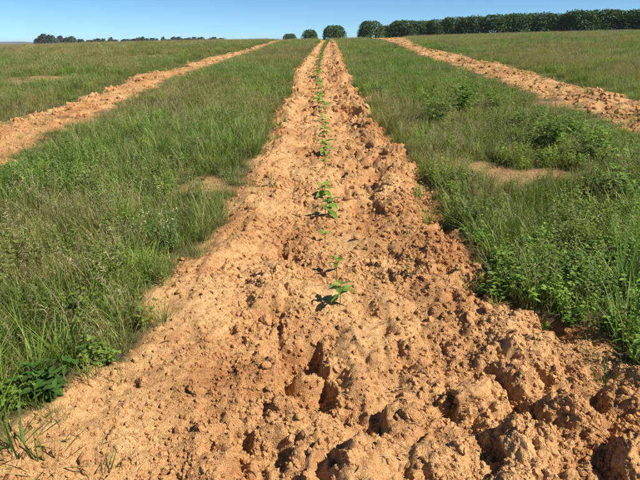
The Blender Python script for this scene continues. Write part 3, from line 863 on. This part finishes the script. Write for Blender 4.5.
# ------------------------------------------------------------------ bushes on the crest
def bush_crown(name, rx, ry, rz, n, leaf, col, seed):
    r = random.Random(seed); random.seed(seed)
    g = Green()
    lobes = []
    for k in range(14):
        a = r.uniform(0, 6.283); e = r.uniform(0.05, 1.0)
        lobes.append((np.array([rx * 0.55 * math.cos(a) * math.sqrt(1 - e * e * .5), ry * 0.55 * math.sin(a) * math.sqrt(1 - e * e * .5), rz * (0.28 + 0.42 * e)]), r.uniform(0.34, 0.52)))
    lobes.append((np.array([0, 0, rz * .5]), .75))
    for k in range(n):
        c, s = lobes[r.randrange(len(lobes))]
        d = np.array([r.gauss(0, 1), r.gauss(0, 1), r.gauss(0.15, 1)]); d /= np.linalg.norm(d)
        rad = s * (0.72 + 0.34 * r.random())
        p = c + d * np.array([rx, ry, rz * .62]) * rad
        if k % 2:
            h = r.random() * 0.93; a = r.uniform(0, 6.283); q = math.sqrt(1 - h ** 3) * (0.86 + 0.2 * r.random()) * (1 + 0.10 * math.sin(3 * a + seed) + 0.06 * math.sin(7 * a + 5 * h + seed))
            p = np.array([rx * q * math.cos(a), ry * q * math.sin(a), rz * h]); d = np.array([math.cos(a), math.sin(a), 0.2 + h])
        if p[2] < 0.02 * rz: p[2] = 0.02 * rz + r.random() * 0.12
        dd = d + np.array([r.gauss(0, .6), r.gauss(0, .6), r.gauss(-.1, .5)])
        f = 1.0 + 0.35 * r.gauss(0, .6)
        g.leaf(p, dd, d + np.array([0, 0, .8]), leaf * r.uniform(.7, 1.3), leaf * .5, np.array(col) * np.clip(f, .45, 1.7) * np.array([1 + .15 * r.gauss(0, 1), 1, 1]), .25, .35)
    return g.mesh(name)
BUSH = [bush_crown('bush_crown_%d' % k, 1.0, 1.0, 2.0, 5000, 0.14, (.085, .150, .040), 70 + k) for k in range(5)]
def trunk_mesh():
    g = Green()
    g.tube([(0, 0, -.1), (.02, 0, .3), (0, .02, .9), (.03, 0, 1.4)], .07, .03, (.1, .08, .05), 8)
    for k in range(5):
        a = k * 1.26; g.tube([(0, 0, .4 + .12 * k), (.3 * math.cos(a), .3 * math.sin(a), .8 + .12 * k), (.6 * math.cos(a), .6 * math.sin(a), 1.15 + .1 * k)], .03, .012, (.1, .08, .05), 5)
    return g.mesh('bush_trunk')
TRUNK = trunk_mesh()

def crest_bush(pxc, width_px, top_px, dist, k, label, group='bushes along the crest'):
    d = ray(pxc, 40); x = d[0] / d[1] * dist; y = dist
    z = H1(x, y)
    dt = ray(pxc, top_px); ztop = CAM_H + dt[2] / dt[1] * dist
    sc_px = math.hypot(dist, 0) * (1 / (math.cos(PITCH) * F_PX)) * 1.02
    hw = width_px * 0.5 * sc_px * (1.42 if pxc > 380 else 1.08)
    hgt = ztop - z
    root = link('round_bush', None, None, None, (x, y, z - 0.03), (0, 0, k * 1.9))
    link('crown', BUSH[k % 5], M_BUSH, root, scale=(hw / 1.08, hw / 1.08, hgt / 2.0))
    link('trunk', TRUNK, M_BARK, root, scale=(hw, hw, hgt / 2.0))
    tag(root, label, 'bush', group)
bushes = [(334, 19, 24.5, 70, 'small round dark bush at the far end of the planted row'),
          (370, 21, 20, 70, 'domed bush standing alone between the row end and the hedge'),
          (310, 13, 29, 84, 'low bush on the skyline just left of the row end'),
          (290, 12, 33, 92, 'leftmost low bush peeping over the skyline'),
          (389, 18, 25, 73, 'low bush at the left end of the hedge'),
          (404, 22, 19.5, 73, 'broad bush near the left end of the hedge'),
          (421, 17, 20, 73, 'bush in the hedge just left of its first dip'),
          (436, 15, 18.5, 72, 'small bush right after the first dip of the hedge'),
          (452, 19, 16, 72, 'rounded bush left of the gap in the hedge'),
          (472, 20, 15.5, 71, 'bush at the left side of the hedge gap'),
          (496, 24, 13.5, 70, 'bush starting the long dense stretch of hedge'),
          (517, 24, 12.5, 70, 'second bush of the long dense hedge stretch'),
          (538, 24, 12, 70, 'third bush of the long dense hedge stretch'),
          (557, 22, 12.5, 70, 'bush at the right end of the long dense stretch'),
          (578, 26, 9.5, 68, 'tall bush right of the long stretch'),
          (601, 26, 8.5, 68, 'tallest bush with a weed in front'),
          (625, 25, 9, 67, 'bush before the right picture edge'),
          (648, 28, 7.5, 66, 'bush cut by the right picture edge')]
for k, b in enumerate(bushes): crest_bush(b[0], b[1], b[2], b[3], k, b[4])

# ------------------------------------------------------------------ far trees on the left and hills
def far_crown(seed, conic):
    r = random.Random(seed); random.seed(seed); g = Green()
    for k in range(420):
        t = r.random(); a = r.uniform(0, 6.283)
        rad = (1 - t) ** (0.8 if conic else 0.5) * (0.6 + 0.5 * r.random()) * (1 if conic else math.sin(math.pi * (0.15 + 0.8 * t)) + .25)
        p = np.array([rad * math.cos(a), rad * math.sin(a), 0.12 + 0.88 * t])
        g.leaf(p, (math.cos(a), math.sin(a), r.uniform(-.4, .3)), (0, 0, 1), .35, .22, jit((.045, .075, .032), .3), .2, .2)
    return g.mesh('far_crown')
FC = [far_crown(500, True), far_crown(501, True), far_crown(502, False), far_crown(503, False)]
g = Green(); g.tube([(0, 0, 0), (0, 0, .5), (0, 0, .9)], .05, .02, (.1, .08, .06), 6); FT = g.mesh('far_trunk')
def far_tree(px, top_px, dist, wid, k, label, group):
    d = ray(px, 40); x = d[0] / d[1] * dist
    z = H1(x, dist) - 0.2
    dt = ray(px, top_px); zt = CAM_H + dt[2] / dt[1] * dist
    root = link('far_tree', None, None, None, (x, dist, z), (0, 0, k * 2.1))
    h = zt - z
    link('crown', FC[k % 4], M_BUSH, root, scale=(wid, wid, h))
    link('trunk', FT, M_BARK, root, scale=(wid, wid, h))
    tag(root, label, 'tree', group)
random.seed(3)
k = 0
for px, tp, w in ((37, 39, 3.0), (41, 36, 3.2), (45, 34.5, 3.4), (49, 35.5, 3.2), (53, 36, 3.0)):
    far_tree(px, tp, 240, w, k % 2 + (2 if k == 2 else 0), ['leftmost tree of the tall far clump at left', 'second tree of the tall far clump at left', 'tallest tree of the far clump on the left skyline',
             'fourth tree of the far clump on the left skyline', 'rightmost tree of the tall far clump at left'][k], 'far clump of trees at left'); k += 1
for px in np.cumsum([57] + [random.choice([1.6, 2.2, 2.6, 3.4, 5.5]) for _ in range(54)]):
    tp = float(np.interp(px, [58, 78, 85, 100, 120, 150, 200, 240, 290], [37.2, 38.2, 39.4, 38.4, 39.4, 38.2, 38.6, 39.2, 39.8])) + random.choice([-1.0, -0.3, 0.5, 1.0, 1.6])
    far_tree(float(px) + random.uniform(-1.5, 1.5), tp, 250 + random.uniform(-12, 12), random.uniform(2.0, 4.4), random.randrange(4), 'small dark tree in the far treeline above the left field', 'far treeline')
    k += 1

def hill(name, d, x0, x1, prof, depth, label):
    xs_ = np.linspace(x0, x1, 160); rows = []
    for j, v in enumerate(np.linspace(-1, 1, 15)):
        h = np.interp(xs_, *prof) * (1 - v * v) ** 1.2 + 3.0 * fbm(xs_ / 30, np.full_like(xs_, v * 3), 801, 3) * (1 - v * v)
        rows.append(np.stack([xs_, np.full_like(xs_, d + v * depth), -9 + h], 1))
    V = np.concatenate(rows); n = 160
    i = (np.arange(14)[:, None] * n + np.arange(n - 1)[None]).ravel()
    me = mesh_np(name, V, np.stack([i, i + 1, i + n + 1, i + n], 1))
    o = link(name, me, simple_mat('wooded_hill', (.03, .05, .02), (.06, .075, .03), .05))
    tag(o, label, None, None, 'structure')
hill('hills', 1500, -1700, 1500, ([-1700, -1150, -950, -820, -700, -300, 1500], [16, 15, 13.5, 15.5, 13, 9, 8]), 260, 'low far wooded hills on the left skyline')

# litter: bits of dry straw on the earth
g = Green(); g.tube([(-.5, 0, 0), (-.1, .02, .05), (.2, -.02, .06), (.5, .03, 0)], .022, .015, (.42, .33, .18), 4); ST0 = g.mesh('straw_bit')
g = Green(); g.leaf((-.5, 0, 0), (1, 0, .1), (0, 0, 1), 1.0, .16, (.34, .22, .10), .5, -.1); ST1 = g.mesh('dead_leaf_bit')
n = 1500
y = 1.1 * (9 / 1.1) ** rng.random(n); x = rng.uniform(-0.62, 0.62, n) * (y + 0.4)
k = (bare(x, y) > 0.5); x, y = x[k], y[k]; n = len(x)
sz = rng.uniform(0.015, 0.06, n)
scatter('straw_litter', 'bits of dry straw and dead leaf littering the earth', np.stack([x, y, H(x, y) + 0.004], 1), np.stack([rng.normal(0, .25, n), rng.normal(0, .25, n), rng.uniform(0, 6.28, n)], 1),
        np.stack([sz, sz, sz], 1), (rng.random(n) < .18).astype(int), np.ones((n, 3)) * rng.uniform(.6, 1.2, (n, 1)), [ST0, ST1], M_GRASS)

# the hazy air over the whole place
hv = np.array([(a, b, c) for a in (-2900, 2900) for b in (-120, 2900) for c in (-13, 16)], float)
hm = mesh_np('haze', hv, [(0, 1, 3, 2), (4, 6, 7, 5), (0, 4, 5, 1), (2, 3, 7, 6), (0, 2, 6, 4), (1, 5, 7, 3)], smooth=False)
M_HAZE = bpy.data.materials.new('pale_haze'); M_HAZE.use_nodes = True
_nt = M_HAZE.node_tree; _nt.nodes.remove(_nt.nodes['Principled BSDF'])
pv = _nt.nodes.new('ShaderNodeVolumePrincipled')
pv.inputs['Color'].default_value = (0.80, 0.88, 0.98, 1); pv.inputs['Density'].default_value = 0.0003
_nt.links.new(pv.outputs[0], _nt.nodes['Material Output'].inputs['Volume'])
haze = link('haze', hm, M_HAZE)
tag(haze, 'thin pale haze over the field', None, None, 'stuff')
